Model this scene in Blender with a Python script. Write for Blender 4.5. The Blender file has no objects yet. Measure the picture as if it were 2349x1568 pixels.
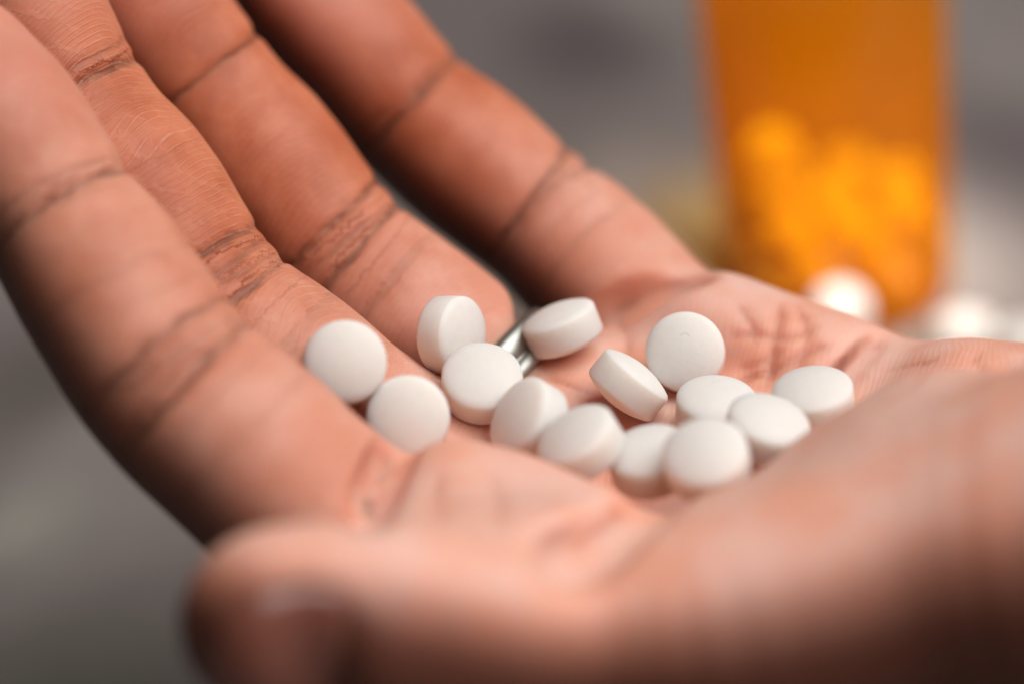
import bpy, bmesh, math, random
import numpy as np
from mathutils import Vector, Matrix

random.seed(7)
rng = np.random.default_rng(7)
scene = bpy.context.scene
col = scene.collection

# ------------------------------------------------------------------ camera
# lengths below are millimetres in the world frame (z up, table top at z = 0)
PITCH, ROLL, LENS = math.radians(30.0), math.radians(7.5), 95.0
CAM = np.array([0.0, 0.0, 228.0])
fwd = np.array([0.0, math.cos(PITCH), -math.sin(PITCH)])
r0 = np.array([1.0, 0.0, 0.0])
u0 = np.array([0.0, math.sin(PITCH), math.cos(PITCH)])
RIGHT = math.cos(ROLL) * r0 - math.sin(ROLL) * u0
UP = math.sin(ROLL) * r0 + math.cos(ROLL) * u0
cam_data = bpy.data.cameras.new('camera')
cam_data.lens = LENS
cam_data.sensor_width = 36.0
cam_data.clip_start = 0.01
cam_data.clip_end = 50.0
cam_data.dof.use_dof = True
cam_data.dof.focus_distance = 0.300
cam_data.dof.aperture_fstop = LENS / 15.5
cam_data.dof.aperture_blades = 0
cam = bpy.data.objects.new('camera', cam_data)
col.objects.link(cam)
M3 = Matrix((RIGHT, UP, -fwd)).transposed()
cam.matrix_world = Matrix.Translation(Vector(CAM / 1000)) @ M3.to_4x4()
scene.camera = cam

# ------------------------------------------------------------------ light
world = bpy.data.worlds.new('World')
scene.world = world
world.use_nodes = True
wb = world.node_tree.nodes['Background']
wb.inputs['Color'].default_value = (1.0, 0.92, 0.84, 1)
wb.inputs['Strength'].default_value = 0.012


def area(name, loc, target, size, power, color):
    d = bpy.data.lights.new(name, 'AREA')
    d.shape = 'DISK'
    d.size = size
    d.energy = power
    d.color = color
    o = bpy.data.objects.new(name, d)
    o.location = loc
    o.rotation_euler = (Vector(target) - Vector(loc)).to_track_quat('-Z', 'Y').to_euler()
    col.objects.link(o)
    return o


area('window_light', (0.50, 0.10, 0.92), (0.0, 0.28, 0.07), 1.05, 15.4, (1.0, 0.985, 0.965))
sp = bpy.data.lights.new('added_bottle_spot', 'SPOT')  # added spot with no source in the place, brightens only the bottle
sp.energy = 400.0
sp.spot_size = math.radians(2.9)
sp.spot_blend = 1.0
sp.shadow_soft_size = 0.03
sp.color = (1.0, 0.95, 0.86)
spo = bpy.data.objects.new('added_bottle_spot', sp)
spo.location = (0.16, -0.02, 0.86)
spo.rotation_euler = (Vector((0.055, 0.397, 0.022)) - Vector(spo.location)).to_track_quat('-Z', 'Y').to_euler()
col.objects.link(spo)

scene.view_settings.view_transform = 'Standard'
scene.view_settings.look = 'None'
scene.view_settings.gamma = 1.0
scene.view_settings.exposure = 0.0
scene.cycles.max_bounces = 12
scene.cycles.diffuse_bounces = 6
scene.cycles.transmission_bounces = 7
scene.cycles.transparent_max_bounces = 16
scene.cycles.caustics_reflective = False
scene.cycles.caustics_refractive = True


# ------------------------------------------------------------------ helpers
FPX = 2349 * LENS / 36.0


def P(x, y, d):
    """a measured point: frame position and distance, turned into world mm"""
    X = (x - 1174.5) / FPX * d
    Y = -(y - 784.0) / FPX * d
    return CAM + RIGHT * X + UP * Y + fwd * d


def DIR(x, y, z):
    v = RIGHT * x + UP * y + fwd * z
    return v / np.linalg.norm(v)


def ground_point(x, y):
    v = P(x, y, 100.0) - CAM
    return CAM + v * (-CAM[2] / v[2])


def nodes_of(name):
    m = bpy.data.materials.new(name)
    m.use_nodes = True
    nt = m.node_tree
    return m, nt, nt.nodes['Principled BSDF']


def N(nt, typ, **kw):
    n = nt.nodes.new(typ)
    for k, v in kw.items():
        if k.startswith('i_'):
            n.inputs[int(k[2:]) if k[2:].isdigit() else k[2:].replace('_', ' ')].default_value = v
        else:
            setattr(n, k, v)
    return n


def math_node(nt, op, a, b=None, clamp=False):
    n = nt.nodes.new('ShaderNodeMath')
    n.operation = op
    n.use_clamp = clamp
    for i, v in enumerate((a, b)):
        if v is None:
            continue
        if isinstance(v, (int, float)):
            n.inputs[i].default_value = v
        else:
            nt.links.new(v, n.inputs[i])
    return n.outputs[0]


def mixc(nt, fac, a, b, mode='MIX'):
    n = nt.nodes.new('ShaderNodeMix')
    n.data_type = 'RGBA'
    n.blend_type = mode
    for sock, v in ((n.inputs[0], fac), (n.inputs[6], a), (n.inputs[7], b)):
        if isinstance(v, (int, float)):
            sock.default_value = v
        elif isinstance(v, tuple):
            sock.default_value = (v + (1,))[:4]
        else:
            nt.links.new(v, sock)
    return n.outputs[2]


def maprange(nt, v, a, b, c=0.0, d=1.0, smooth=True):
    n = nt.nodes.new('ShaderNodeMapRange')
    n.interpolation_type = 'SMOOTHSTEP' if smooth else 'LINEAR'
    nt.links.new(v, n.inputs[0])
    for i, x in enumerate((a, b, c, d)):
        n.inputs[i + 1].default_value = x
    return n.outputs[0]


def mesh_object(name, verts, faces, mat, parent=None, smooth=True):
    me = bpy.data.meshes.new(name)
    me.from_pydata([tuple(v) for v in verts], [], faces)
    if smooth:
        me.polygons.foreach_set('use_smooth', [True] * len(me.polygons))
    if mat:
        me.materials.append(mat)
    o = bpy.data.objects.new(name, me)
    col.objects.link(o)
    if parent:
        o.parent = parent
    return o


def tag(o, label=None, cat=None, group=None, kind=None):
    for k, v in (('label', label), ('category', cat), ('group', group), ('kind', kind)):
        if v:
            o[k] = v
    return o


# ------------------------------------------------------------------ materials
def make_skin():
    m, nt, b = nodes_of('skin')
    L = nt.links.new
    uv = N(nt, 'ShaderNodeAttribute', attribute_name='fuv').outputs['Vector']
    mk = N(nt, 'ShaderNodeAttribute', attribute_name='masks').outputs['Vector']
    cr = N(nt, 'ShaderNodeAttribute', attribute_name='creases').outputs['Vector']
    ms = N(nt, 'ShaderNodeSeparateXYZ'); L(mk, ms.inputs[0])
    cs = N(nt, 'ShaderNodeSeparateXYZ'); L(cr, cs.inputs[0])
    fw, pal, tipm = ms.outputs
    cd, fine, cw = cs.outputs
    geo = N(nt, 'ShaderNodeNewGeometry')
    mm = N(nt, 'ShaderNodeVectorMath', operation='SCALE'); L(geo.outputs['Position'], mm.inputs[0]); mm.inputs['Scale'].default_value = 1000.0
    mm = mm.outputs[0]

    # --- colour
    blot = N(nt, 'ShaderNodeTexNoise', i_Scale=0.09, i_Detail=4.0, i_Roughness=0.6); L(mm, blot.inputs['Vector'])
    blot2 = N(nt, 'ShaderNodeTexNoise', i_Scale=0.6, i_Detail=3.0, i_Roughness=0.6); L(mm, blot2.inputs['Vector'])
    palm_c = mixc(nt, maprange(nt, blot.outputs['Fac'], 0.35, 0.65), (0.77, 0.46, 0.375), (0.75, 0.355, 0.25))
    fing_c = mixc(nt, maprange(nt, blot.outputs['Fac'], 0.35, 0.65), (0.60, 0.20, 0.105), (0.46, 0.12, 0.052))
    us0 = N(nt, 'ShaderNodeSeparateXYZ'); L(uv, us0.inputs[0])
    c = mixc(nt, math_node(nt, 'MULTIPLY', math_node(nt, 'MULTIPLY', fw, maprange(nt, us0.outputs[2], 5.0, 30.0, 0.68, 1.0)), maprange(nt, us0.outputs[0], 14.0, 46.0, 0.30, 1.0)), palm_c, fing_c)  # index finger mixed paler: its stronger light is put into the skin colour
    c = mixc(nt, math_node(nt, 'MULTIPLY', tipm, 0.6), c, (0.60, 0.23, 0.165))
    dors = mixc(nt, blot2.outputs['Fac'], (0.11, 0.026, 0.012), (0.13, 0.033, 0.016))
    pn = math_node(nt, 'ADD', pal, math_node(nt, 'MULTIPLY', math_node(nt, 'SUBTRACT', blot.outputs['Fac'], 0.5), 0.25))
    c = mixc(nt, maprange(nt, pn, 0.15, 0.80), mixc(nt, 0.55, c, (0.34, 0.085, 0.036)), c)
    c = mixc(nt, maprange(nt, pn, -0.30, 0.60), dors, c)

    # --- ridges on the fingers, following the finger's own length and girth
    wob = N(nt, 'ShaderNodeTexNoise', i_Scale=0.10, i_Detail=1.0, i_Roughness=0.4); L(uv, wob.inputs['Vector'])
    us = N(nt, 'ShaderNodeSeparateXYZ'); L(uv, us.inputs[0])
    ph = math_node(nt, 'ADD', us.outputs[0], math_node(nt, 'MULTIPLY', math_node(nt, 'SUBTRACT', wob.outputs['Fac'], 0.5), 5.0))
    ph = math_node(nt, 'ADD', ph, math_node(nt, 'MULTIPLY', math_node(nt, 'MULTIPLY', us.outputs[1], us.outputs[1]), 0.035))
    s1 = math_node(nt, 'SINE', math_node(nt, 'MULTIPLY', ph, 2 * math.pi / 0.80))
    wob2 = N(nt, 'ShaderNodeTexNoise', i_Scale=0.5, i_Detail=2.0); L(uv, wob2.inputs['Vector'])
    ph2 = math_node(nt, 'ADD', math_node(nt, 'MULTIPLY', us.outputs[0], 0.55), math_node(nt, 'MULTIPLY', us.outputs[1], 0.5))
    ph2 = math_node(nt, 'ADD', ph2, math_node(nt, 'MULTIPLY', wob2.outputs['Fac'], 3.0))
    s2 = math_node(nt, 'SINE', math_node(nt, 'MULTIPLY', ph2, 2 * math.pi / 1.9))
    crest1 = maprange(nt, s1, 0.35, 1.0)
    crest2 = maprange(nt, s2, 0.80, 1.0)
    brk = N(nt, 'ShaderNodeTexNoise', i_Scale=0.9, i_Detail=2.0); L(uv, brk.inputs['Vector'])
    crest1 = math_node(nt, 'MULTIPLY', crest1, maprange(nt, brk.outputs['Fac'], 0.36, 0.62, 0.30, 1.0))
    crest = math_node(nt, 'MAXIMUM', crest1, math_node(nt, 'MULTIPLY', crest2, 0.35))
    fcrest = math_node(nt, 'MULTIPLY', math_node(nt, 'MULTIPLY', crest, fw), fine)

    # --- papillary ridges of the palm
    pw = N(nt, 'ShaderNodeTexNoise', i_Scale=0.10, i_Detail=2.0); L(mm, pw.inputs['Vector'])
    psx = N(nt, 'ShaderNodeSeparateXYZ'); L(mm, psx.inputs[0])
    pp = math_node(nt, 'ADD', math_node(nt, 'MULTIPLY', psx.outputs[0], 0.92), math_node(nt, 'MULTIPLY', psx.outputs[1], -0.38))
    pp = math_node(nt, 'ADD', pp, math_node(nt, 'MULTIPLY', pw.outputs['Fac'], 3.5))
    s3 = math_node(nt, 'SINE', math_node(nt, 'MULTIPLY', pp, 2 * math.pi / 0.70))
    pcrest = math_node(nt, 'MULTIPLY', maprange(nt, s3, -0.3, 1.0), math_node(nt, 'SUBTRACT', 1.0, fw))
    # --- creases
    crn = N(nt, 'ShaderNodeTexNoise', i_Scale=0.8, i_Detail=3.0); L(mm, crn.inputs['Vector'])
    cdn = math_node(nt, 'ADD', cd, math_node(nt, 'MULTIPLY', math_node(nt, 'SUBTRACT', crn.outputs['Fac'], 0.5), 0.3))
    crn2 = N(nt, 'ShaderNodeTexNoise', i_Scale=0.28, i_Detail=2.0); L(mm, crn2.inputs['Vector'])
    cdn = math_node(nt, 'ADD', cdn, math_node(nt, 'MULTIPLY', math_node(nt, 'SUBTRACT', crn2.outputs['Fac'], 0.5), math_node(nt, 'MULTIPLY', fw, 1.9)))
    cdn = math_node(nt, 'ABSOLUTE', cdn)
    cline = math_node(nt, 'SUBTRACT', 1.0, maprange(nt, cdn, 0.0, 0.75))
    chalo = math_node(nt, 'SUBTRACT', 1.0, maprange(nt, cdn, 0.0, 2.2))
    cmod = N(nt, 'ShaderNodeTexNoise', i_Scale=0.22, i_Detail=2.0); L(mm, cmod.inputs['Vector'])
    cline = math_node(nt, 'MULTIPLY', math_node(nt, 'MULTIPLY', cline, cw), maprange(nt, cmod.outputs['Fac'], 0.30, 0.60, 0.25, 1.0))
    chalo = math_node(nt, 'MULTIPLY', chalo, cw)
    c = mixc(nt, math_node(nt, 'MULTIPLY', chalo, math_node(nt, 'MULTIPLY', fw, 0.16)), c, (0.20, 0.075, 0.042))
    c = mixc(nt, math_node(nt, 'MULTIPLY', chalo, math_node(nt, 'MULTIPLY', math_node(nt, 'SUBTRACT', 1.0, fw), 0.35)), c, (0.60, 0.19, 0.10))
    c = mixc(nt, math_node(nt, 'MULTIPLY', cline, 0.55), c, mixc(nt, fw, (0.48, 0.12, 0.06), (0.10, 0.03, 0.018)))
    c = mixc(nt, math_node(nt, 'MULTIPLY', fcrest, 0.16), c, (0.86, 0.60, 0.46))
    c = mixc(nt, math_node(nt, 'MULTIPLY', pcrest, 0.07), c, (0.80, 0.50, 0.40))
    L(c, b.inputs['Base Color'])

    h = math_node(nt, 'MULTIPLY', fcrest, 0.10)
    h = math_node(nt, 'ADD', h, math_node(nt, 'MULTIPLY', pcrest, 0.018))
    h = math_node(nt, 'SUBTRACT', h, math_node(nt, 'MULTIPLY', cline, 0.25))
    bump = N(nt, 'ShaderNodeBump'); bump.inputs['Strength'].default_value = 1.0; bump.inputs['Distance'].default_value = 0.001
    L(h, bump.inputs['Height'])
    L(bump.outputs[0], b.inputs['Normal'])
    b.inputs['Roughness'].default_value = 0.52
    b.inputs['Specular IOR Level'].default_value = 0.35
    b.subsurface_method = 'RANDOM_WALK'
    b.inputs['Subsurface Weight'].default_value = 0.8
    b.inputs['Subsurface Radius'].default_value = (1.0, 0.28, 0.12)
    b.inputs['Subsurface Scale'].default_value = 0.0042
    return m


def make_pill(marked=False):
    m, nt, b = nodes_of('pill_marked' if marked else 'pill_white')
    L = nt.links.new
    tc = N(nt, 'ShaderNodeTexCoord')
    n1 = N(nt, 'ShaderNodeTexNoise', i_Scale=900.0, i_Detail=4.0, i_Roughness=0.6); L(tc.outputs['Object'], n1.inputs['Vector'])
    n2 = N(nt, 'ShaderNodeTexNoise', i_Scale=4200.0, i_Detail=3.0); L(tc.outputs['Object'], n2.inputs['Vector'])
    c = mixc(nt, maprange(nt, n1.outputs['Fac'], 0.35, 0.7), (0.74, 0.71, 0.675), (0.725, 0.69, 0.655))
    hgt = math_node(nt, 'ADD', n2.outputs['Fac'], n1.outputs['Fac'])
    if marked:      # a shallow worn imprint: a small arch and a few leftover strokes on the upper face
        sx = N(nt, 'ShaderNodeSeparateXYZ'); L(tc.outputs['Object'], sx.inputs[0])
        x_, y_, z_ = sx.outputs

        def dist(cx, cy):
            a = math_node(nt, 'SUBTRACT', x_, cx); b2 = math_node(nt, 'SUBTRACT', y_, cy)
            return math_node(nt, 'SQRT', math_node(nt, 'ADD', math_node(nt, 'MULTIPLY', a, a), math_node(nt, 'MULTIPLY', b2, b2)))
        ring_ = math_node(nt, 'ABSOLUTE', math_node(nt, 'SUBTRACT', dist(0.0, 0.0013), 0.00048))
        mk = math_node(nt, 'MULTIPLY', maprange(nt, ring_, 0.00004, 0.00016, 1.0, 0.0), maprange(nt, y_, 0.00135, 0.0015))
        for cx, cy, rr in ((-0.0013, 0.0010, 0.0002), (-0.0005, -0.0002, 0.00017), (0.0013, -0.0006, 0.00022), (0.0002, -0.0014, 0.0002), (0.0010, 0.0009, 0.00016)):
            mk = math_node(nt, 'MAXIMUM', mk, maprange(nt, dist(cx, cy), rr * 0.3, rr, 0.22, 0.0))
        mk = math_node(nt, 'MULTIPLY', mk, maprange(nt, z_, 0.0012, 0.0016))
        c = mixc(nt, math_node(nt, 'MULTIPLY', mk, 0.25), c, (0.48, 0.43, 0.40))
        hgt = math_node(nt, 'SUBTRACT', hgt, math_node(nt, 'MULTIPLY', mk, 1.5))
    L(c, b.inputs['Base Color'])
    bump = N(nt, 'ShaderNodeBump'); bump.inputs['Strength'].default_value = 0.35; bump.inputs['Distance'].default_value = 0.00006
    L(hgt, bump.inputs['Height']); L(bump.outputs[0], b.inputs['Normal'])
    b.inputs['Roughness'].default_value = 0.55
    b.inputs['Specular IOR Level'].default_value = 0.3
    b.inputs['Subsurface Weight'].default_value = 1.0
    b.inputs['Subsurface Radius'].default_value = (1.0, 0.75, 0.55)
    b.inputs['Subsurface Scale'].default_value = 0.0036
    return m


def make_table():
    m, nt, b = nodes_of('weathered_tabletop')
    L = nt.links.new
    tc = N(nt, 'ShaderNodeNewGeometry')
    pos = tc.outputs['Position']
    n1 = N(nt, 'ShaderNodeTexNoise', i_Scale=11.0, i_Detail=3.0, i_Roughness=0.5, i_Distortion=0.4); L(pos, n1.inputs['Vector'])
    n2 = N(nt, 'ShaderNodeTexNoise', i_Scale=38.0, i_Detail=5.0, i_Roughness=0.6); L(pos, n2.inputs['Vector'])
    n3 = N(nt, 'ShaderNodeTexNoise', i_Scale=500.0, i_Detail=4.0); L(pos, n3.inputs['Vector'])
    c = mixc(nt, maprange(nt, n1.outputs['Fac'], 0.35, 0.65), (0.155, 0.122, 0.120), (0.25, 0.21, 0.195))
    c = mixc(nt, maprange(nt, n2.outputs['Fac'], 0.35, 0.7, 0.0, 0.5), c, (0.14, 0.122, 0.108))
    c = mixc(nt, maprange(nt, n3.outputs['Fac'], 0.3, 0.7, 0.0, 0.3), c, (0.27, 0.24, 0.22))
    # worn and stained patches of the old surface
    wv = N(nt, 'ShaderNodeVectorMath', operation='MULTIPLY_ADD'); L(n1.outputs['Color'], wv.inputs[0]); wv.inputs[1].default_value = (0.05, 0.05, 0.0); L(pos, wv.inputs[2])
    for px_, py_, rad, colr, amt in ((1290, 120, 0.034, (0.075, 0.058, 0.06), 0.9), (1480, 420, 0.030, (0.34, 0.29, 0.265), 0.6),
                                     (2320, 330, 0.030, (0.10, 0.08, 0.085), 0.7), (40, 860, 0.030, (0.09, 0.072, 0.062), 0.7),
                                     (110, 1170, 0.020, (0.36, 0.34, 0.29), 0.75), (120, 1530, 0.026, (0.17, 0.166, 0.128), 0.8)):
        g = ground_point(px_, py_) / 1000
        dn = N(nt, 'ShaderNodeVectorMath', operation='DISTANCE'); L(wv.outputs[0], dn.inputs[0]); dn.inputs[1].default_value = tuple(g + np.array([0.025, 0.025, 0]))
        c = mixc(nt, maprange(nt, dn.outputs['Value'], 0.0, rad, amt, 0.0), c, colr)
    L(c, b.inputs['Base Color'])
    b.inputs['Roughness'].default_value = 0.7
    bump = N(nt, 'ShaderNodeBump'); bump.inputs['Strength'].default_value = 0.5; bump.inputs['Distance'].default_value = 0.001
    L(n3.outputs['Fac'], bump.inputs['Height']); L(bump.outputs[0], b.inputs['Normal'])
    return m


def make_amber():
    m, nt, b = nodes_of('amber_plastic')
    L = nt.links.new
    out = nt.nodes['Material Output']
    nz = N(nt, 'ShaderNodeTexNoise', i_Scale=60.0, i_Detail=2.0)
    tint = mixc(nt, nz.outputs['Fac'], (1.0, 0.42, 0.010), (0.97, 0.36, 0.006))
    tr = N(nt, 'ShaderNodeBsdfTranslucent'); L(tint, tr.inputs[0])
    gl = N(nt, 'ShaderNodeBsdfGlossy'); gl.inputs['Roughness'].default_value = 0.12
    df = N(nt, 'ShaderNodeBsdfDiffuse'); L(tint, df.inputs[0])
    tp = N(nt, 'ShaderNodeBsdfTransparent'); tp.inputs[0].default_value = (1.0, 0.80, 0.03, 1)
    m0 = N(nt, 'ShaderNodeMixShader'); m0.inputs[0].default_value = 0.3
    L(tr.outputs[0], m0.inputs[1]); L(df.outputs[0], m0.inputs[2])
    m1 = N(nt, 'ShaderNodeMixShader'); m1.inputs[0].default_value = 0.25
    L(tp.outputs[0], m1.inputs[1]); L(m0.outputs[0], m1.inputs[2])
    m2 = N(nt, 'ShaderNodeMixShader'); m2.inputs[0].default_value = 0.05
    L(m1.outputs[0], m2.inputs[1]); L(gl.outputs[0], m2.inputs[2])
    L(m2.outputs[0], out.inputs['Surface'])
    return m


def make_silver():
    m, nt, b = nodes_of('silver')
    nz = N(nt, 'ShaderNodeTexNoise', i_Scale=1500.0, i_Detail=3.0)
    nt.links.new(maprange(nt, nz.outputs['Fac'], 0.3, 0.7, 0.38, 0.52), b.inputs['Roughness'])
    b.inputs['Base Color'].default_value = (0.36, 0.36, 0.33, 1)
    b.inputs['Metallic'].default_value = 1.0
    return m


def make_nail():
    m, nt, b = nodes_of('nail')
    nz = N(nt, 'ShaderNodeTexNoise', i_Scale=400.0, i_Detail=2.0)
    nt.links.new(mixc(nt, nz.outputs['Fac'], (0.19, 0.060, 0.040), (0.23, 0.08, 0.055)), b.inputs['Base Color'])
    b.inputs['Roughness'].default_value = 0.3
    b.inputs['Subsurface Weight'].default_value = 0.3
    b.inputs['Subsurface Radius'].default_value = (1.0, 0.4, 0.25)
    b.inputs['Subsurface Scale'].default_value = 0.002
    return m


M = dict(skin=make_skin(), pill=make_pill(), pill_marked=make_pill(True), table=make_table(), amber=make_amber(), silver=make_silver(), nail=make_nail())

# ------------------------------------------------------------------ table
S = 6.0
tbl = mesh_object('tabletop', [(-S, -S, 0), (S, -S, 0), (S, S, 0), (-S, S, 0)], [(0, 1, 2, 3)], M['table'])
tag(tbl, kind='structure')

# ------------------------------------------------------------------ hand: distance field
VOX = 0.55
# joint chains: (frame x, frame y, distance, radius mm)
CH = {
    'index': [(1080, 1320, 291, 10.0), (880, 1258, 287, 9.8), (690, 1145, 280.5, 10.0), (545, 1018, 280, 10.0), (400, 885, 281, 9.6),
              (262, 690, 284, 9.4), (130, 490, 287, 8.7), (20, 330, 289, 8.9), (-60, 200, 290, 8.2), (-85, 150, 290, 7.4)],
    'middle': [(1180, 1170, 302, 10.4), (985, 1085, 302, 10.0), (810, 985, 302, 9.9), (640, 860, 302, 10.2), (482, 720, 303, 9.6),
               (326, 487, 305, 9.8), (172, 252, 306, 8.7), (60, 60, 306, 8.8), (-20, -90, 305, 8.0), (-45, -140, 305, 7.0)],
    'ring': [(1340, 1020, 316, 10.0), (1190, 925, 317, 9.5), (1030, 795, 318, 9.4), (900, 696, 319, 9.3), (782, 594, 320, 9.0),
             (636, 400, 321, 9.1), (478, 196, 322, 8.4), (360, 35, 321, 8.2), (275, -100, 320, 7.5), (245, -145, 320, 6.6)],
    'pinky': [(1610, 860, 326, 9.6), (1500, 750, 328, 9.2), (1420, 670, 330, 9.1), (1330, 588, 332, 9.1), (1238, 505, 334, 8.5),
              (1082, 378, 335, 9.0), (940, 256, 336, 8.6), (812, 115, 335, 8.5), (690, -5, 333, 7.8), (655, -40, 332, 6.8)],
    'thumb': [(2500, 1290, 258, 16.5), (2100, 1350, 263, 14.3), (1650, 1455, 263, 12.5), (1350, 1475, 263, 11.2), (1100, 1465, 258.5, 10.6),
              (900, 1440, 253, 10.2), (760, 1434, 250, 9.8), (650, 1428, 248, 9.0), (615, 1428, 247.5, 8.2)],
}


def catmull(pts, n):
    pts = np.asarray(pts, float)
    ext = np.vstack([2 * pts[0] - pts[1], pts, 2 * pts[-1] - pts[-2]])
    out = []
    for i in range(1, len(ext) - 2):
        for k in range(n):
            t = k / n
            a, b_, c_, d_ = ext[i - 1], ext[i], ext[i + 1], ext[i + 2]
            out.append(0.5 * (2 * b_ + (c_ - a) * t + (2 * a - 5 * b_ + 4 * c_ - d_) * t * t + (3 * b_ - a - 3 * c_ + d_) * t ** 3))
    out.append(ext[-2])
    return np.array(out)


chains = {}
for nm, pts in CH.items():
    raw = np.array([np.append(P(x, y, d), r) for x, y, d, r in pts])
    chains[nm] = catmull(raw, 4)
lo = np.min([c[:, :3].min(0) for c in chains.values()], 0) - 16
hi = np.max([c[:, :3].max(0) for c in chains.values()], 0) + 16
# wrist and forearm run on out of the picture
ARM = DIR(0.88, -0.18, -0.30)
W1, W2 = P(2860, 1450, 267), P(2980, 1270, 286)
WR = [W1 + ARM * 105, W2 + ARM * 105, W1, W2]
lo = np.minimum(lo, np.min(WR, 0) - 27); hi = np.maximum(hi, np.max(WR, 0) + 27)
lo -= 4; hi += 4
dims = np.ceil((hi - lo) / VOX).astype(int) + 1
AX = [lo[i] + VOX * np.arange(dims[i]) for i in range(3)]
BIG = np.float32(60.0)


def smin(a, b_, k):
    h = np.maximum(k - np.abs(a - b_), 0) / k
    return np.minimum(a, b_) - h * h * k * 0.25


def smax(a, b_, k):
    return -smin(-a, -b_, k)


def sub(mn, mx):
    s = []
    for i in range(3):
        a = int(max(0, math.floor((mn[i] - lo[i]) / VOX)))
        b_ = int(min(dims[i], math.ceil((mx[i] - lo[i]) / VOX) + 1))
        s.append(slice(a, max(a, b_)))
    return tuple(s)


def coords(s):
    return np.meshgrid(*[AX[i][s[i]].astype(np.float32) for i in range(3)], indexing='ij', sparse=True)


def seg_field(F, a, ra, b_, rb, op, pad=9.0):
    r = max(ra, rb) + pad
    s = sub(np.minimum(a, b_) - r, np.maximum(a, b_) + r)
    X, Y, Z = coords(s)
    ba = (b_ - a).astype(np.float32)
    den = float(ba @ ba) + 1e-9
    px, py, pz = X - np.float32(a[0]), Y - np.float32(a[1]), Z - np.float32(a[2])
    h = np.clip((px * ba[0] + py * ba[1] + pz * ba[2]) / den, 0, 1)
    d = np.sqrt((px - h * ba[0]) ** 2 + (py - h * ba[1]) ** 2 + (pz - h * ba[2]) ** 2) - (ra + h * (rb - ra))
    F[s] = op(F[s], d)


def ell_field(F, c, axes, rad, op, pad=9.0):
    """ellipsoid: axes = rows of an orthonormal frame, rad = three radii"""
    R = max(rad) + pad
    s = sub(c - R, c + R)
    X, Y, Z = coords(s)
    X, Y, Z = X - np.float32(c[0]), Y - np.float32(c[1]), Z - np.float32(c[2])
    q = [(X * np.float32(ax[0]) + Y * np.float32(ax[1]) + Z * np.float32(ax[2])) for ax in axes]
    k0 = np.sqrt(sum((q[i] / rad[i]) ** 2 for i in range(3)))
    k1 = np.sqrt(sum((q[i] / rad[i] ** 2) ** 2 for i in range(3))) + 1e-6
    F[s] = op(F[s], (k0 * (k0 - 1.0) / k1).astype(np.float32))


def frame(a, up):
    a = a / np.linalg.norm(a)
    c = up - a * (up @ a); c /= np.linalg.norm(c)
    return np.array([a, np.cross(c, a), c])


def box_seg_field(F, a, ra, b_, rb, pv, p, pad=7.0):
    """tapered finger segment with a squarish section whose flats face the palm side and the flanks"""
    r = max(ra, rb) + pad
    s = sub(np.minimum(a, b_) - r, np.maximum(a, b_) + r)
    X, Y, Z = coords(s)
    ba = (b_ - a).astype(np.float32)
    den = float(ba @ ba) + 1e-9
    t = ba / math.sqrt(den)
    pd = pv - t * (pv @ t); pd = (pd / np.linalg.norm(pd)).astype(np.float32)
    ld = np.cross(t, pd)
    px, py, pz = X - np.float32(a[0]), Y - np.float32(a[1]), Z - np.float32(a[2])
    h = np.clip((px * ba[0] + py * ba[1] + pz * ba[2]) / den, 0, 1)
    qx, qy, qz = px - h * ba[0], py - h * ba[1], pz - h * ba[2]
    u_ = np.abs(qx * pd[0] + qy * pd[1] + qz * pd[2]); v_ = np.abs(qx * ld[0] + qy * ld[1] + qz * ld[2]); w_ = np.abs(qx * t[0] + qy * t[1] + qz * t[2])
    d = (np.sqrt(u_ * u_ + w_ * w_) ** p + v_ ** p + 1e-9) ** (1.0 / p) - (ra + h * (rb - ra))
    F[s] = np.minimum(F[s], d)


def chain_field(pts, pv=None, p=2.6):
    F = np.full(dims, BIG, np.float32)
    for i in range(len(pts) - 1):
        if pv is None:
            seg_field(F, pts[i, :3], pts[i, 3], pts[i + 1, :3], pts[i + 1, 3], np.minimum, 7.0)
        else:
            box_seg_field(F, pts[i, :3], pts[i, 3] * 0.95, pts[i + 1, :3], pts[i + 1, 3] * 0.95, pv, p)
    return F


LAT = DIR(0.5, 0.33, 0.8)          # index side to little finger side
PALMAR = DIR(0.53, 0.58, -0.57)    # way the finger pads face
UPV = np.array([0.0, 0.0, 1.0])
PALM_OF = {'index': DIR(0.42, 0.50, -0.76), 'middle': DIR(0.50, 0.57, -0.62), 'ring': DIR(0.08, 0.42, -0.90), 'pinky': DIR(0.38, 0.47, -0.80)}  # ring turned so darker skin colour paints the shade on its right flank

FING = None
for nm in ('index', 'middle', 'ring', 'pinky'):
    c = chains[nm]
    F = chain_field(c, PALM_OF[nm])
    for k0, k1, ro, off in ((8, 16, 0.88, 0.15), (17, 23, 0.90, 0.12), (25, 31, 0.88, 0.18)):
        for j in range(k0, k1, 3):
            t = c[min(j + 1, len(c) - 1), :3] - c[j - 1, :3]
            t /= np.linalg.norm(t)
            pv = PALM_OF[nm]; pd = pv - t * (pv @ t); pd /= np.linalg.norm(pd)
            w = math.sin(math.pi * (j - k0 + 0.7) / (k1 - k0 + 0.4))
            r = c[j, 3]
            seg_field(F, c[j, :3] + pd * r * off * w, r * ro, c[j + 1, :3] + pd * r * off * w, r * ro, lambda a, b_: smin(a, b_, 2.5), 7.0)
    FING = F if FING is None else np.minimum(FING, F)

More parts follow.
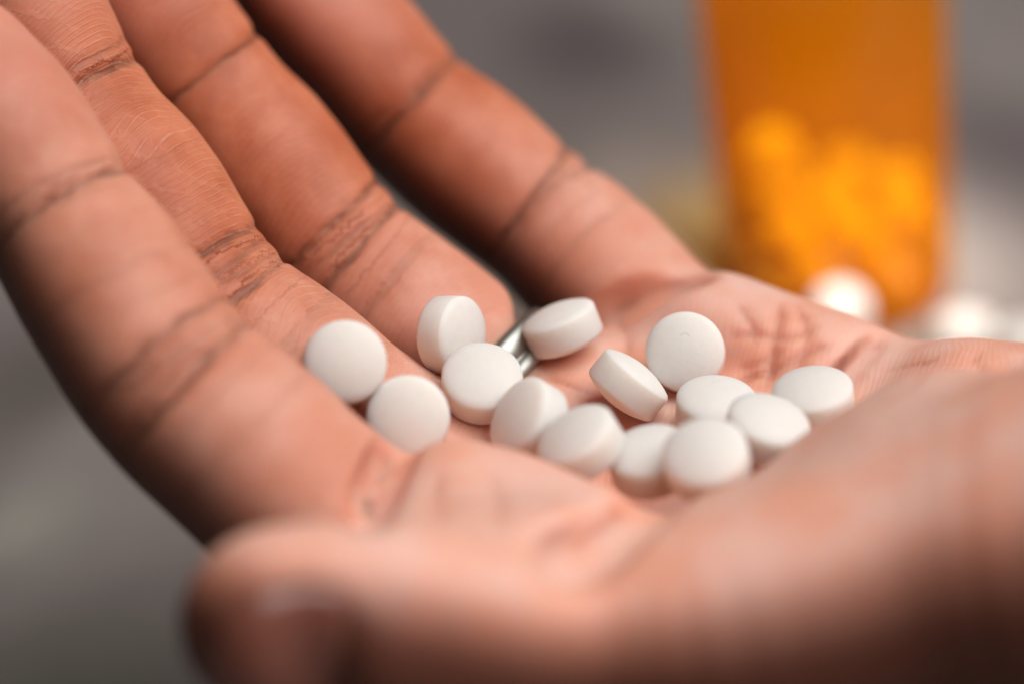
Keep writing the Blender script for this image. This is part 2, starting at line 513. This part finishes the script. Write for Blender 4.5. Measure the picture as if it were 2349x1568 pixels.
PALM = np.full(dims, BIG, np.float32)
sm = lambda k: (lambda a, b_: smin(a, b_, np.float32(k)))
mcp = {n: chains[n][0] for n in chains}
meta = [(mcp['index'], P(2700, 1560, 282), 10.6, 14), (mcp['middle'], P(2850, 1520, 285), 10.4, 14),
        (mcp['ring'], P(2950, 1450, 283), 10.0, 14), (mcp['pinky'], P(3050, 1270, 291), 9.6, 13)]
for m0, w, ra, rb in meta:
    seg_field(PALM, m0[:3], ra, w, rb, sm(7))
for a, b_ in ((0, 1), (1, 2), (2, 3)):
    seg_field(PALM, meta[a][0][:3], 9.8, meta[b_][0][:3], 9.6, sm(5))
for w0, w1 in ((W1, W2),):
    seg_field(PALM, w0 - ARM * 5, 15.5, w0 + ARM * 35, 16.5, sm(9))
    seg_field(PALM, w1 - ARM * 5, 15.0, w1 + ARM * 35, 16.5, sm(9))
    seg_field(PALM, w0 + ARM * 35, 16.5, w0 + ARM * 105, 23.0, sm(9))
    seg_field(PALM, w1 + ARM * 35, 16.5, w1 + ARM * 105, 23.0, sm(9))
# pad under the index finger, thenar, hypothenar, pad under the little finger
seg_field(PALM, P(1050, 1205, 280), 9.0, P(1190, 1255, 280), 9.2, sm(3))
seg_field(PALM, P(1190, 1255, 280), 9.2, P(1490, 1342, 275), 9.2, sm(3))
seg_field(PALM, P(2150, 1240, 272), 13.5, P(2560, 1205, 266), 15.8, sm(8))
seg_field(PALM, P(2560, 1205, 266), 15.8, W1 + ARM * 22, 14.5, sm(8))
seg_field(PALM, P(2230, 1005, 306), 11.3, P(2700, 1085, 299), 12.8, sm(4))
seg_field(PALM, P(2700, 1085, 299), 12.8, W2 + ARM * 20, 14.0, sm(6))
seg_field(PALM, P(1640, 803, 320), 9.3, P(1860, 902, 315), 10.0, sm(4))
seg_field(PALM, P(1760, 1290, 277), 9.6, P(2170, 1140, 279), 13.2, sm(5))
# thumb joins the palm with a web
TH = chain_field(chains['thumb'])
seg_field(PALM, P(960, 1335, 267), 8.0, P(1250, 1365, 268), 8.5, sm(6))
PALM = smin(PALM, TH, np.float32(7.0))
# dip behind the thumbnail
seg_field(PALM, P(712, 1420, 237), 2.2, P(735, 1620, 242), 2.6, lambda a, b_: smax(a, -b_, np.float32(4.5)))
# the hollow of the cupped palm
hc = P(1405, 1020, 288)
ell_field(PALM, hc, frame(P(1800, 1100, 283) - P(1250, 940, 298), UPV), (18.0, 9.3, 10.0), lambda a, b_: smax(a, -b_, np.float32(5.0)))
D = smin(PALM, FING, np.float32(1.8))
# the dark gap between the roots of the ring finger and the little finger
seg_field(D, P(1210, 705, 320), 2.0, P(1245, 770, 315), 3.2, lambda a, b_: smax(a, -b_, np.float32(4.0)))


def sample(F, p):
    q = (np.asarray(p) - lo) / VOX
    q = np.clip(q, 0, dims - 1.001)
    i = np.floor(q).astype(int); f = q - i
    out = 0
    for dx in (0, 1):
        for dy in (0, 1):
            for dz in (0, 1):
                w = (f[:, 0] if dx else 1 - f[:, 0]) * (f[:, 1] if dy else 1 - f[:, 1]) * (f[:, 2] if dz else 1 - f[:, 2])
                out = out + w * F[i[:, 0] + dx, i[:, 1] + dy, i[:, 2] + dz]
    return out


def hit(x, y):
    """where the line of sight through a frame position meets the skin"""
    ds = np.arange(215, 350, 0.4)
    v = sample(D, np.array([P(x, y, d) for d in ds]))
    k = np.argmax(v < 0)
    return P(x, y, ds[k])


def fold(line, r, k):
    """press a fold into the flesh along a line lying on the skin"""
    pts = catmull(np.array([hit(*q) for q in line]), 4)
    for a, b_ in zip(pts[:-1], pts[1:]):
        seg_field(D, a, r, b_, r, lambda A, B: smax(A, -B, np.float32(k)), 4.0)


fold([(915, 1040), (880, 1085), (856, 1140), (838, 1195)], 1.5, 2.2)
fold([(1300, 1285), (1360, 1230), (1430, 1182), (1500, 1138)], 2.1, 3.5)
fold([(2018, 772), (1992, 800), (1966, 830), (1938, 862), (1905, 900)], 0.45, 1.6)
fold([(1395, 730), (1450, 696), (1520, 664), (1600, 634)], 1.0, 3.0)


# ------------------------------------------------------------------ hand: surface (naive surface nets)
def surface_nets(F):
    neg = F < 0
    c = neg[:-1, :-1, :-1].astype(np.int8)
    tot = np.zeros(c.shape, np.int8)
    for dx in (0, 1):
        for dy in (0, 1):
            for dz in (0, 1):
                tot += neg[dx:dims[0] - 1 + dx, dy:dims[1] - 1 + dy, dz:dims[2] - 1 + dz]
    act = np.nonzero((tot > 0) & (tot < 8))
    n = len(act[0])
    idx = np.full(tot.shape, -1, np.int32); idx[act] = np.arange(n)
    corners = [(a, b_, c_) for a in (0, 1) for b_ in (0, 1) for c_ in (0, 1)]
    vals = np.array([F[act[0] + a, act[1] + b_, act[2] + c_] for a, b_, c_ in corners])
    acc = np.zeros((n, 3)); cnt = np.zeros(n)
    for i, ca in enumerate(corners):
        for j in range(i + 1, 8):
            cb = corners[j]
            if sum(abs(ca[k] - cb[k]) for k in range(3)) != 1:
                continue
            va, vb = vals[i], vals[j]
            mk = (va < 0) != (vb < 0)
            t = va[mk] / (va[mk] - vb[mk])
            acc[mk] += np.array(ca) + t[:, None] * (np.array(cb) - np.array(ca))
            cnt[mk] += 1
    V = lo + VOX * (np.stack(act, 1) + acc / cnt[:, None])
    quads = []
    for ax in range(3):
        b1, b2 = (ax + 1) % 3, (ax + 2) % 3
        sl0 = [slice(1, -1)] * 3; sl1 = [slice(1, -1)] * 3
        sl0[ax] = slice(0, -1); sl1[ax] = slice(1, None)
        A, B = neg[tuple(sl0)], neg[tuple(sl1)]
        for flip, mk in ((False, A & ~B), (True, ~A & B)):
            e = np.stack(np.nonzero(mk), 1)
            off = np.ones(3, int); off[ax] = 0
            e = e + off
            def cell(d1, d2):
                q = e.copy(); q[:, b1] -= d1; q[:, b2] -= d2
                return idx[q[:, 0], q[:, 1], q[:, 2]]
            q = np.stack([cell(1, 1), cell(0, 1), cell(0, 0), cell(1, 0)], 1)
            if flip:
                q = q[:, ::-1]
            quads.append(q)
    Q = np.vstack(quads)
    return V, Q[(Q >= 0).all(1)]


V, Q = surface_nets(D)
E = np.vstack([Q[:, [0, 1]], Q[:, [1, 2]], Q[:, [2, 3]], Q[:, [3, 0]]])
deg = np.bincount(E.ravel(), minlength=len(V)).astype(float)


def lap(X):
    out = np.zeros_like(X)
    for k in range(X.shape[1]):
        out[:, k] = (np.bincount(E[:, 0], X[E[:, 1], k], len(V)) + np.bincount(E[:, 1], X[E[:, 0], k], len(V))) / np.maximum(deg, 1)
    return out


for it in range(6):
    V = V + 0.5 * (lap(V) - V)


def normals(V):
    n = np.cross(V[Q[:, 2]] - V[Q[:, 0]], V[Q[:, 3]] - V[Q[:, 1]])
    out = np.zeros_like(V)
    for k in range(3):
        for j in range(4):
            out[:, k] += np.bincount(Q[:, j], n[:, k], len(V))
    return out / (np.linalg.norm(out, axis=1)[:, None] + 1e-12)


NRM = normals(V)

# ---- where on which finger each point of the skin lies
nv = len(V)
best = np.full(nv, 1e9); fu = np.zeros(nv); fv = np.zeros(nv); fid = np.zeros(nv); pal = np.zeros(nv); tipm = np.zeros(nv)
cd = np.full(nv, 50.0); cw = np.zeros(nv); disp = np.zeros(nv)
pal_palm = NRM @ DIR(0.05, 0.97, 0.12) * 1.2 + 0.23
CREASES = {  # spline indices (4 per control span) of the joint creases: (index, slant, depth, weight)
    'index': [(14.9, 0.22, 0.45, 1.0), (15.9, 0.05, 0.2, .5), (16.9, 0.30, 0.4, .9), (23.3, 0.18, 0.5, 1.0), (24.0, 0.05, 0.15, .4), (19.6, 0.1, 0.05, .25), (11.5, 0.1, 0.05, .3)],
    'middle': [(15.0, 0.22, 0.45, 1.0), (15.8, 0.02, 0.2, .5), (16.5, 0.3, 0.25, .6), (17.3, 0.16, 0.4, 1.0), (24.2, 0.15, 0.5, 1.0), (24.9, 0.25, 0.2, .5), (12.0, 0.1, 0.05, .3)],
    'ring': [(15.0, 0.25, 0.5, 1.0), (15.9, 0.05, 0.2, .5), (16.9, 0.25, 0.4, .9), (24.0, 0.15, 0.5, 1.0), (12.0, 0.1, 0.05, .3)],
    'pinky': [(14.9, 0.25, 0.5, 1.0), (15.7, 0.02, 0.2, .5), (16.7, 0.30, 0.4, .9), (23.8, 0.15, 0.5, 1.0), (24.4, 0.05, 0.15, .4), (11.0, 0.1, 0.05, .3)],
}
for k, nm in enumerate(('index', 'middle', 'ring', 'pinky')):
    c = chains[nm]
    cum = np.concatenate([[0], np.cumsum(np.linalg.norm(np.diff(c[:, :3], axis=0), axis=1))])
    near = np.nonzero(((V > c[:, :3].min(0) - 14) & (V < c[:, :3].max(0) + 14)).all(1))[0]
    p = V[near]
    bd = np.full(len(near), 1e9); bu = np.zeros(len(near)); bi = np.zeros(len(near)); bv = np.zeros(len(near)); bp = np.zeros(len(near))
    for i in range(len(c) - 1):
        a, b_ = c[i, :3], c[i + 1, :3]
        ba = b_ - a
        h = np.clip(((p - a) @ ba) / (ba @ ba), 0, 1)
        rel = p - a - h[:, None] * ba
        d = np.linalg.norm(rel, axis=1) - (c[i, 3] + h * (c[i + 1, 3] - c[i, 3]))
        mk = d < bd
        t = ba / np.linalg.norm(ba)
        pv = PALM_OF[nm]; pd = pv - t * (pv @ t); pd /= np.linalg.norm(pd)
        ld = np.cross(t, pd)
        ang = np.arctan2(rel @ ld, rel @ pd)
        bd[mk] = d[mk]; bu[mk] = (cum[i] + h * (cum[i + 1] - cum[i]))[mk]; bi[mk] = (i + h)[mk]
        bv[mk] = (ang * c[i, 3])[mk]; bp[mk] = np.cos(ang)[mk]
    mk = bd < best[near]
    g = near[mk]
    best[g] = bd[mk]; fu[g] = bu[mk]; fv[g] = bv[mk]; fid[g] = k; pal[g] = bp[mk]
    tipm[g] = np.clip((bi[mk] - 25) / 5, 0, 1)
    # creases
    cdk = np.full(len(g), 50.0); cwk = np.zeros(len(g)); dk = np.zeros(len(g))
    for ci, slant, dep, wt in CREASES[nm]:
        uc = np.interp(ci, np.arange(len(cum)), cum)
        dist = bu[mk] - uc - 0.02 * bv[mk] ** 2 * np.sign(slant) * 0.4 - slant * bv[mk] * 0.5
        side = np.clip((bp[mk] + 0.30) / 0.7, 0, 1)
        dk = dk + dep * np.exp(-(dist / 0.9) ** 2) * side
        better = np.abs(dist) < np.abs(cdk)
        cdk[better] = dist[better]; cwk[better] = (wt * side)[better]
    cd[g] = cdk; cw[g] = cwk; disp[g] = dk
for it in range(14):
    fu = fu + 0.5 * (lap(fu[:, None])[:, 0] - fu)
    fv = fv + 0.5 * (lap(fv[:, None])[:, 0] - fv)
    pal = pal + 0.5 * (lap(pal[:, None])[:, 0] - pal)
dpalm = sample(PALM, V)
dfing = sample(FING, V)
fw = np.clip((dpalm - dfing) / 5.0 + 0.4, 0, 1); fw = fw * fw * (3 - 2 * fw)
tw = np.clip(1 - (np.linalg.norm(V - chains['thumb'][-3, :3], axis=1) - 9.0) / 16.0, 0, 1)
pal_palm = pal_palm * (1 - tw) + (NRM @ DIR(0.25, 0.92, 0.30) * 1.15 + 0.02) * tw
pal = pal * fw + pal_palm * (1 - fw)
disp *= fw; cw *= fw
# ---- palm creases: lines measured on the skin
PALM_LINES = [
    ([(1300, 1275), (1350, 1230), (1420, 1180), (1490, 1140)], 0.3, 1.2, 0.8),
    ([(2020, 778), (1990, 800), (1960, 830), (1930, 868)], 0.2, 1.0, 0.5),
    ([(1790, 700), (1785, 740), (1770, 800), (1765, 850), (1760, 880)], 0.55, 0.8, 0.9),
    ([(1680, 880), (1720, 862), (1790, 840), (1860, 800), (1905, 790)], 0.55, 0.8, 0.9),
    ([(1660, 780), (1720, 765), (1800, 770), (1870, 745)], 0.45, 0.8, 0.7),
    ([(1250, 862), (1330, 890), (1400, 915)], 0.35, 0.8, 0.8),
    ([(905, 1045), (878, 1090), (855, 1140), (840, 1190)], 0.3, 1.2, 0.8),
    ([(1400, 728), (1500, 672), (1600, 632), (1620, 625)], 0.3, 1.2, 0.6),
    ([(1690, 700), (1720, 740), (1735, 790)], 0.3, 0.8, 0.5),
    ([(1830, 700), (1850, 760), (1835, 830), (1820, 870)], 0.35, 0.8, 0.6),
    ([(1690, 850), (1740, 830), (1800, 800)], 0.3, 0.7, 0.6),
    ([(1420, 740), (1440, 790), (1430, 830)], 0.3, 0.8, 0.5),
    ([(1130, 1090), (1145, 1150), (1140, 1210)], 0.3, 1.0, 0.5),
    ([(1010, 1080), (1000, 1140), (1010, 1200)], 0.25, 1.0, 0.4),
    ([(2020, 850), (2120, 830), (2250, 850), (2330, 880)], 0.25, 0.8, 0.5),
    ([(1980, 930), (2100, 870), (2240, 820), (2349, 790)], 0.2, 0.8, 0.35),
]
for line, dep, wid, wt in PALM_LINES:
    pts = np.array([hit(*q) for q in line])
    pts = catmull(pts, 5)
    bb = np.nonzero(((V > pts.min(0) - 8) & (V < pts.max(0) + 8)).all(1))[0]
    bd = np.full(len(bb), 1e9); bh = np.zeros(len(bb))
    for i in range(len(pts) - 1):
        a, ba = pts[i], pts[i + 1] - pts[i]
        h = np.clip(((V[bb] - a) @ ba) / (ba @ ba + 1e-9), 0, 1)
        d = np.linalg.norm(V[bb] - a - h[:, None] * ba, axis=1)
        mk = d < bd; bd[mk] = d[mk]; bh[mk] = ((i + h) / (len(pts) - 1))[mk]
    end = np.clip(np.minimum(bh, 1 - bh) / 0.2 + 0.25, 0, 1)
    disp[bb] += dep * np.exp(-(bd / wid) ** 2) * end
    better = bd < np.abs(cd[bb])
    cd[bb[better]] = bd[better]; cw[bb[better]] = (wt * end)[better]
fine = np.array([0.6, 1.0, 0.45, 0.5])[fid.astype(int)]

V = V - NRM * disp[:, None]
for it in range(1):
    V = V + 0.3 * (lap(V) - V)

me = bpy.data.meshes.new('hand')
base = P(1500, 1150, 290)
base[2] = V[:, 2].min()
me.vertices.add(nv); me.vertices.foreach_set('co', ((V - base) / 1000).astype(np.float32).ravel())
me.loops.add(Q.size); me.loops.foreach_set('vertex_index', Q.astype(np.int32).ravel())
me.polygons.add(len(Q)); me.polygons.foreach_set('loop_start', np.arange(0, Q.size, 4, dtype=np.int32))
me.polygons.foreach_set('use_smooth', np.ones(len(Q), bool))
me.update(calc_edges=True); me.validate()
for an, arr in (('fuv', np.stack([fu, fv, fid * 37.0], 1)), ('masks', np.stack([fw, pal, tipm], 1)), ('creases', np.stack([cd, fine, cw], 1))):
    at = me.attributes.new(an, 'FLOAT_VECTOR', 'POINT')
    at.data.foreach_set('vector', arr.astype(np.float32).ravel())
me.materials.append(M['skin'])
hand = bpy.data.objects.new('hand', me)
hand.location = base / 1000
col.objects.link(hand)
tag(hand, 'open cupped hand with bent fingers holding the white pills in its palm', 'hand')

# ------------------------------------------------------------------ pills
PR, PB, PD = 4.45, 1.65, 1.1       # radius, half band, dome height
SPH = (PR * PR + PD * PD) / (2 * PD)


def pill_mesh():
    rim = 0.26
    prof = []
    for k in range(9):                              # dome from pole to rim
        t = k / 8
        r = (PR - rim) * t
        prof.append((r, PB + PD - (SPH - math.sqrt(SPH * SPH - r * r))))
    prof += [(PR - 0.14, PB - 0.03), (PR - 0.04, PB - 0.12), (PR, PB - rim)]
    full = prof + [(r, -z) for r, z in reversed(prof)]
    n = 56
    verts, faces = [], []
    verts.append((0, 0, full[0][1]))
    for r, z in full[1:-1]:
        for j in range(n):
            a = 2 * math.pi * j / n
            verts.append((r * math.cos(a), r * math.sin(a), z))
    verts.append((0, 0, full[-1][1]))
    m_ = len(full) - 2
    for j in range(n):
        faces.append((0, 1 + j, 1 + (j + 1) % n))
    for i in range(m_ - 1):
        for j in range(n):
            a, b_ = 1 + i * n + j, 1 + i * n + (j + 1) % n
            faces.append((a, a + n, b_ + n, b_))
    last = len(verts) - 1
    for j in range(n):
        faces.append((last, 1 + (m_ - 1) * n + (j + 1) % n, 1 + (m_ - 1) * n + j))
    me = bpy.data.meshes.new('pill')
    me.from_pydata([(x / 1000, y / 1000, z / 1000) for x, y, z in verts], [], faces)
    me.polygons.foreach_set('use_smooth', [True] * len(me.polygons))
    me.materials.append(M['pill'])
    return me, np.array(verts)


PILL_ME, PILL_V = pill_mesh()
MARK_ME = PILL_ME.copy()
MARK_ME.materials[0] = M.get('pill_marked')


def pill_frame(n, spin=0.0):
    n = np.asarray(n, float); n = n / np.linalg.norm(n)
    h = np.array([1.0, 0, 0]) if abs(n[0]) < 0.8 else np.array([0, 1.0, 0])
    x = h - n * (h @ n); x /= np.linalg.norm(x)
    y = np.cross(n, x)
    x, y = x * math.cos(spin) + y * math.sin(spin), -x * math.sin(spin) + y * math.cos(spin)
    return np.stack([x, y, n], 1)


def pill_sdf(p, c, n):
    q = p - c
    z = q @ n
    r = np.sqrt(np.maximum((q * q).sum(1) - z * z, 0))
    z = np.abs(z)
    return np.maximum(r - PR, np.sqrt(r * r + (z + SPH - PD - PB) ** 2) - SPH)


def place_pill(c, n, label, group, spin=0.0, marked=False):
    R = pill_frame(n, spin)
    if marked:      # imprint upright as seen
        y_ = UP - n * (UP @ n); y_ = y_ / np.linalg.norm(y_)
        R = np.stack([np.cross(y_, n), y_, n], 1)
    o = bpy.data.objects.new('pill', MARK_ME if marked else PILL_ME)
    o.matrix_world = Matrix.Translation(Vector(c / 1000)) @ Matrix([list(r) for r in R]).to_4x4()
    col.objects.link(o)
    tag(o, label, 'pill', group)
    return o


HAND_PILLS = [  # frame x, y, distance, facing (right, up, away), label
    (1285, 741, 308, (-.36, .89, -.27), 'white pill leaning between the silver ring and the little finger mound, farthest back'),
    (1572, 803, 304, (-.12, .15, -.98), 'white round pill standing upright with its full face to the viewer, right side'),
    (1012, 785, 301, (.82, -.02, -.57), 'white pill standing on its edge against the ring finger, face turned right'),
    (785, 820, 292, (.08, .15, -.98), 'white round pill leaning on the middle finger, leftmost of all'),
    (1440, 878, 300, (.62, .77, -.12), 'white pill tipped edge-on so its flat band faces the viewer'),
    (1868, 900, 293, (-.15, .83, -.53), 'white pill lying flat on the wrist side of the palm, rightmost in the hand'),
    (1643, 935, 296, (.02, .83, -.55), 'white pill lying flat just below the upright round one'),
    (1096, 893, 298, (.06, .58, -.80), 'white pill lying tilted in front of the silver ring, domed face up'),
    (925, 943, 289, (.0, .1, -.99), 'white round pill wedged between the index finger and palm pad'),
    (1218, 948, 286, (-.73, .42, -.53), 'white pill on its edge behind the index finger mound, face turned left'),
    (1342, 1003, 282, (-.47, .72, -.5), 'white pill with shaded lower band, between the edge-turned one and the front one'),
    (1800, 1005, 281, (.2, .8, -.57), 'blurred white pill resting on the thumb mound, nearest to the rightmost pill'),
    (1480, 1038, 282, (-.2, .8, -.55), 'white pill at the front rim over the dark palm hollow, lowest in the photo'),
    (1622, 1038, 275, (-.2, .62, -.75), 'blurred white pill in front of the flat lying one, on the thumb mound'),
]
PN = [DIR(*n) for _, _, _, n, _ in HAND_PILLS]
PTS = [PILL_V @ pill_frame(n).T for n in PN]
T0 = np.array([P(x, y, d) for x, y, d, _, _ in HAND_PILLS])
POS = T0.copy()
for it in range(160):                       # settle: out of the skin and out of each other, down onto what is below
    for i in range(len(POS)):
        mv = (T0[i] - POS[i]) * 0.05
        mv = mv - fwd * (mv @ fwd) * 0.8
        mv = mv - UPV * 0.05
        w = PTS[i] + POS[i]
        sd_ = sample(D, w)
        pen = sd_ < -0.15
        if pen.any():
            k = np.argmin(sd_)
            e = 0.6
            q = w[k]
            g = np.array([sample(D, (q + e * ax_)[None])[0] - sample(D, (q - e * ax_)[None])[0] for ax_ in np.eye(3)])
            g /= np.linalg.norm(g) + 1e-9
            mv = mv + g * min(1.0, -sd_[k]) * 0.6
        for j2 in range(len(POS)):
            if j2 == i or np.linalg.norm(POS[i] - POS[j2]) > 10.6:
                continue
            s2 = pill_sdf(w, POS[j2], PN[j2])
            k = np.argmin(s2)
            if s2[k] < -0.02:
                dv = POS[i] - POS[j2]
                dv /= np.linalg.norm(dv)
                mv = mv + dv * min(1.0, -s2[k]) * 0.5
        POS[i] = POS[i] + mv
for i, (x, y, d, n, label) in enumerate(HAND_PILLS):
    c = POS[i]
    q = c - CAM
    z_ = q @ fwd
    print('PILL', x, y, d, '->', round(1174.5 + (q @ RIGHT) / z_ * FPX), round(784 - (q @ UP) / z_ * FPX), round(z_, 1),
          'skin', round(float(sample(D, PTS[i] + c).min()), 2),
          'pill', round(min(float(pill_sdf(PTS[i] + c, POS[j], PN[j]).min()) for j in range(len(POS)) if j != i), 2))
    place_pill(c, PN[i], label, 'pills in the palm', rng.uniform(0, 6.28), marked=i in (1, 5, 6))

# ------------------------------------------------------------------ bottle with pills, pills on the table
bc = ground_point(1925, 668)
BR, BH, BT = 19.0, 84.0, 1.3


def lathe(name, prof, mat, n=72, parent=None):
    verts, faces = [], []
    for r, z in prof:
        for j in range(n):
            a = 2 * math.pi * j / n
            verts.append((r * math.cos(a) / 1000, r * math.sin(a) / 1000, z / 1000))
    m_ = len(prof)
    for i in range(m_ - 1):
        for j in range(n):
            faces.append((i * n + j, i * n + (j + 1) % n, (i + 1) * n + (j + 1) % n, (i + 1) * n + j))
    return mesh_object(name, verts, faces, mat, parent)


bottle = bpy.data.objects.new('pill_bottle', None)
bottle.location = bc / 1000
col.objects.link(bottle)
tag(bottle, 'translucent orange pill bottle standing open behind the hand', 'bottle')
body = [(0.01, 0.3), (BR - 2.5, 0.3), (BR - 0.8, 0.9), (BR - 0.2, 2.2), (BR, 5), (BR + 0.6, 45), (BR + 0.9, BH - 1), (BR + 0.6, BH),
        (BR + 0.9 - BT, BH), (BR + 0.6 - BT, 45), (BR - BT, 5.5), (BR - BT - 0.4, 3.2), (BR - BT - 2.0, 2.3), (0.01, 2.2)]
lathe('body', body, M['amber'], parent=bottle)
for z0 in (BH - 10.0, BH - 7.0, BH - 4.0):
    rr = BR + 0.88
    lathe('thread', [(rr - 0.05, z0 - 0.7), (rr + 0.9, z0 - 0.35), (rr + 0.9, z0 + 0.35), (rr - 0.05, z0 + 0.7)], M['amber'], parent=bottle)

lab = 'white pill in the pile at the bottom of the orange bottle'
for layer in range(3):
    for j in range(8):
        if j == 7:
            px, py = rng.uniform(-0.8, 0.8, 2)
        else:
            a = 2 * math.pi * (j + 0.5 * (layer % 2)) / 7 + layer * 0.17
            px, py = 12.2 * math.cos(a), 12.2 * math.sin(a)
        n = np.array([rng.uniform(-.12, .12), rng.uniform(-.12, .12), 1.0]); n /= np.linalg.norm(n)
        place_pill(bc + np.array([px, py, 2.4 + 3.1 + layer * 6.1]), n, lab, 'pills inside the bottle')
v = CAM - bc; v[2] = 0; v /= np.linalg.norm(v)
sd = np.cross(UPV, v)
place_pill(bc + v * 7.0 - sd * 9.5 + UPV * (2.4 + 3.1 + 18.3), UPV, 'flat white pill topping the pile at the near left inside the orange bottle', 'pills inside the bottle')
cpos = bc + v * 7.5 - sd * 9.5 + UPV * 31.0
place_pill(cpos, np.array([v[0], v[1], 0.35]) / np.linalg.norm([v[0], v[1], 0.35]), 'white pill standing upright on top of the pile inside the orange bottle', 'pills inside the bottle')

front = bc + v * (BR + 5.2)
low = front.copy(); low[2] = PB + PD
place_pill(low, UPV, 'blurred white pill lying on the table against the foot of the orange bottle', 'pills spilled on the table')
top = bc + v * (BR + 4.6); top[2] = 2 * (PB + PD) + 4.0
nn = v + UPV * 0.12
place_pill(top, nn / np.linalg.norm(nn), 'blurred white pill leaning on the front of the orange bottle', 'pills spilled on the table')
for x, y, lb in ((2214, 792, 'blurred white pill on the table just right of the orange bottle'),
                 (2350, 818, 'blurred white pill on the table at the right edge of the picture')):
    g = ground_point(x, y)
    g[2] = PB + PD
    place_pill(g, UPV, lb, 'pills spilled on the table')

# ------------------------------------------------------------------ ring on the ring finger
rc = chains['ring']
ri = 5.2
ra_ = np.array([np.interp(ri, np.arange(len(rc)), rc[:, k]) for k in range(4)])
rt = rc[8, :3] - rc[5, :3]; rt /= np.linalg.norm(rt)
rprof = [(-2.6, 0.0), (-2.55, 0.75), (-2.2, 1.15), (-1.0, 1.25), (-0.75, 0.85), (-0.45, 0.85), (-0.2, 1.25), (1.6, 1.35), (2.3, 1.1), (2.6, 0.6), (2.6, 0.0), (0.0, -0.3), (-2.6, 0.0)]
fr_ = frame(rt, PALMAR)
RR = 9.0
vs, fs = [], []
nR = 96
for j in range(nR):
    a = 2 * math.pi * j / nR
    rad = fr_[2] * math.cos(a) + fr_[1] * math.sin(a)
    for u_, h_ in rprof[:-1]:
        vs.append((rad * (RR + h_) + fr_[0] * u_) / 1000)
mR = len(rprof) - 1
for j in range(nR):
    for i in range(mR):
        fs.append((j * mR + i, j * mR + (i + 1) % mR, ((j + 1) % nR) * mR + (i + 1) % mR, ((j + 1) % nR) * mR + i))
fring = mesh_object('finger_ring', vs, fs, M['silver'])
fring.location = ra_[:3] / 1000
tag(fring, 'silver band worn at the base of the ring finger, half hidden by pills', 'ring')

# ------------------------------------------------------------------ thumbnail
tc_ = chains['thumb']
tip = tc_[-1, :3]; tdir = tc_[-1, :3] - tc_[-6, :3]; tdir /= np.linalg.norm(tdir)
dors = DIR(-0.25, -0.28, -0.92); dors = dors - tdir * (dors @ tdir); dors /= np.linalg.norm(dors)
side = np.cross(tdir, dors)
vs, fs = [], []
nu, nw = 15, 15
for i in range(nu):
    u_ = -4.5 + 11.0 * i / (nu - 1)
    for j in range(nw):
        w_ = -1 + 2 * j / (nw - 1)
        wid = 0.88 * math.sqrt(max(0.05, 1 - (max(0, (u_ - 3.2)) / 4.0) ** 2)) * (1 - 0.25 * max(0, (-u_ - 2.5) / 2.0) ** 2)
        a = w_ * wid
        dr = dors * math.cos(a) + side * math.sin(a)
        o_ = tip + tdir * u_
        ds = np.arange(14.0, 1.0, -0.1)
        vv = sample(D, o_ + dr * ds[:, None])
        k = np.argmax(vv < 0)
        edge = max(abs(w_), abs(2 * i / (nu - 1) - 1)) ** 6
        vs.append((o_ + dr * (ds[k] + 0.38 - 0.45 * edge) - base) / 1000)
for i in range(nu - 1):
    for j in range(nw - 1):
        a = i * nw + j
        fs.append((a, a + 1, a + nw + 1, a + nw))
nail = mesh_object('thumbnail', vs, fs, M['nail'], parent=hand)
so = nail.modifiers.new('thickness', 'SOLIDIFY'); so.thickness = 0.0005; so.offset = 0
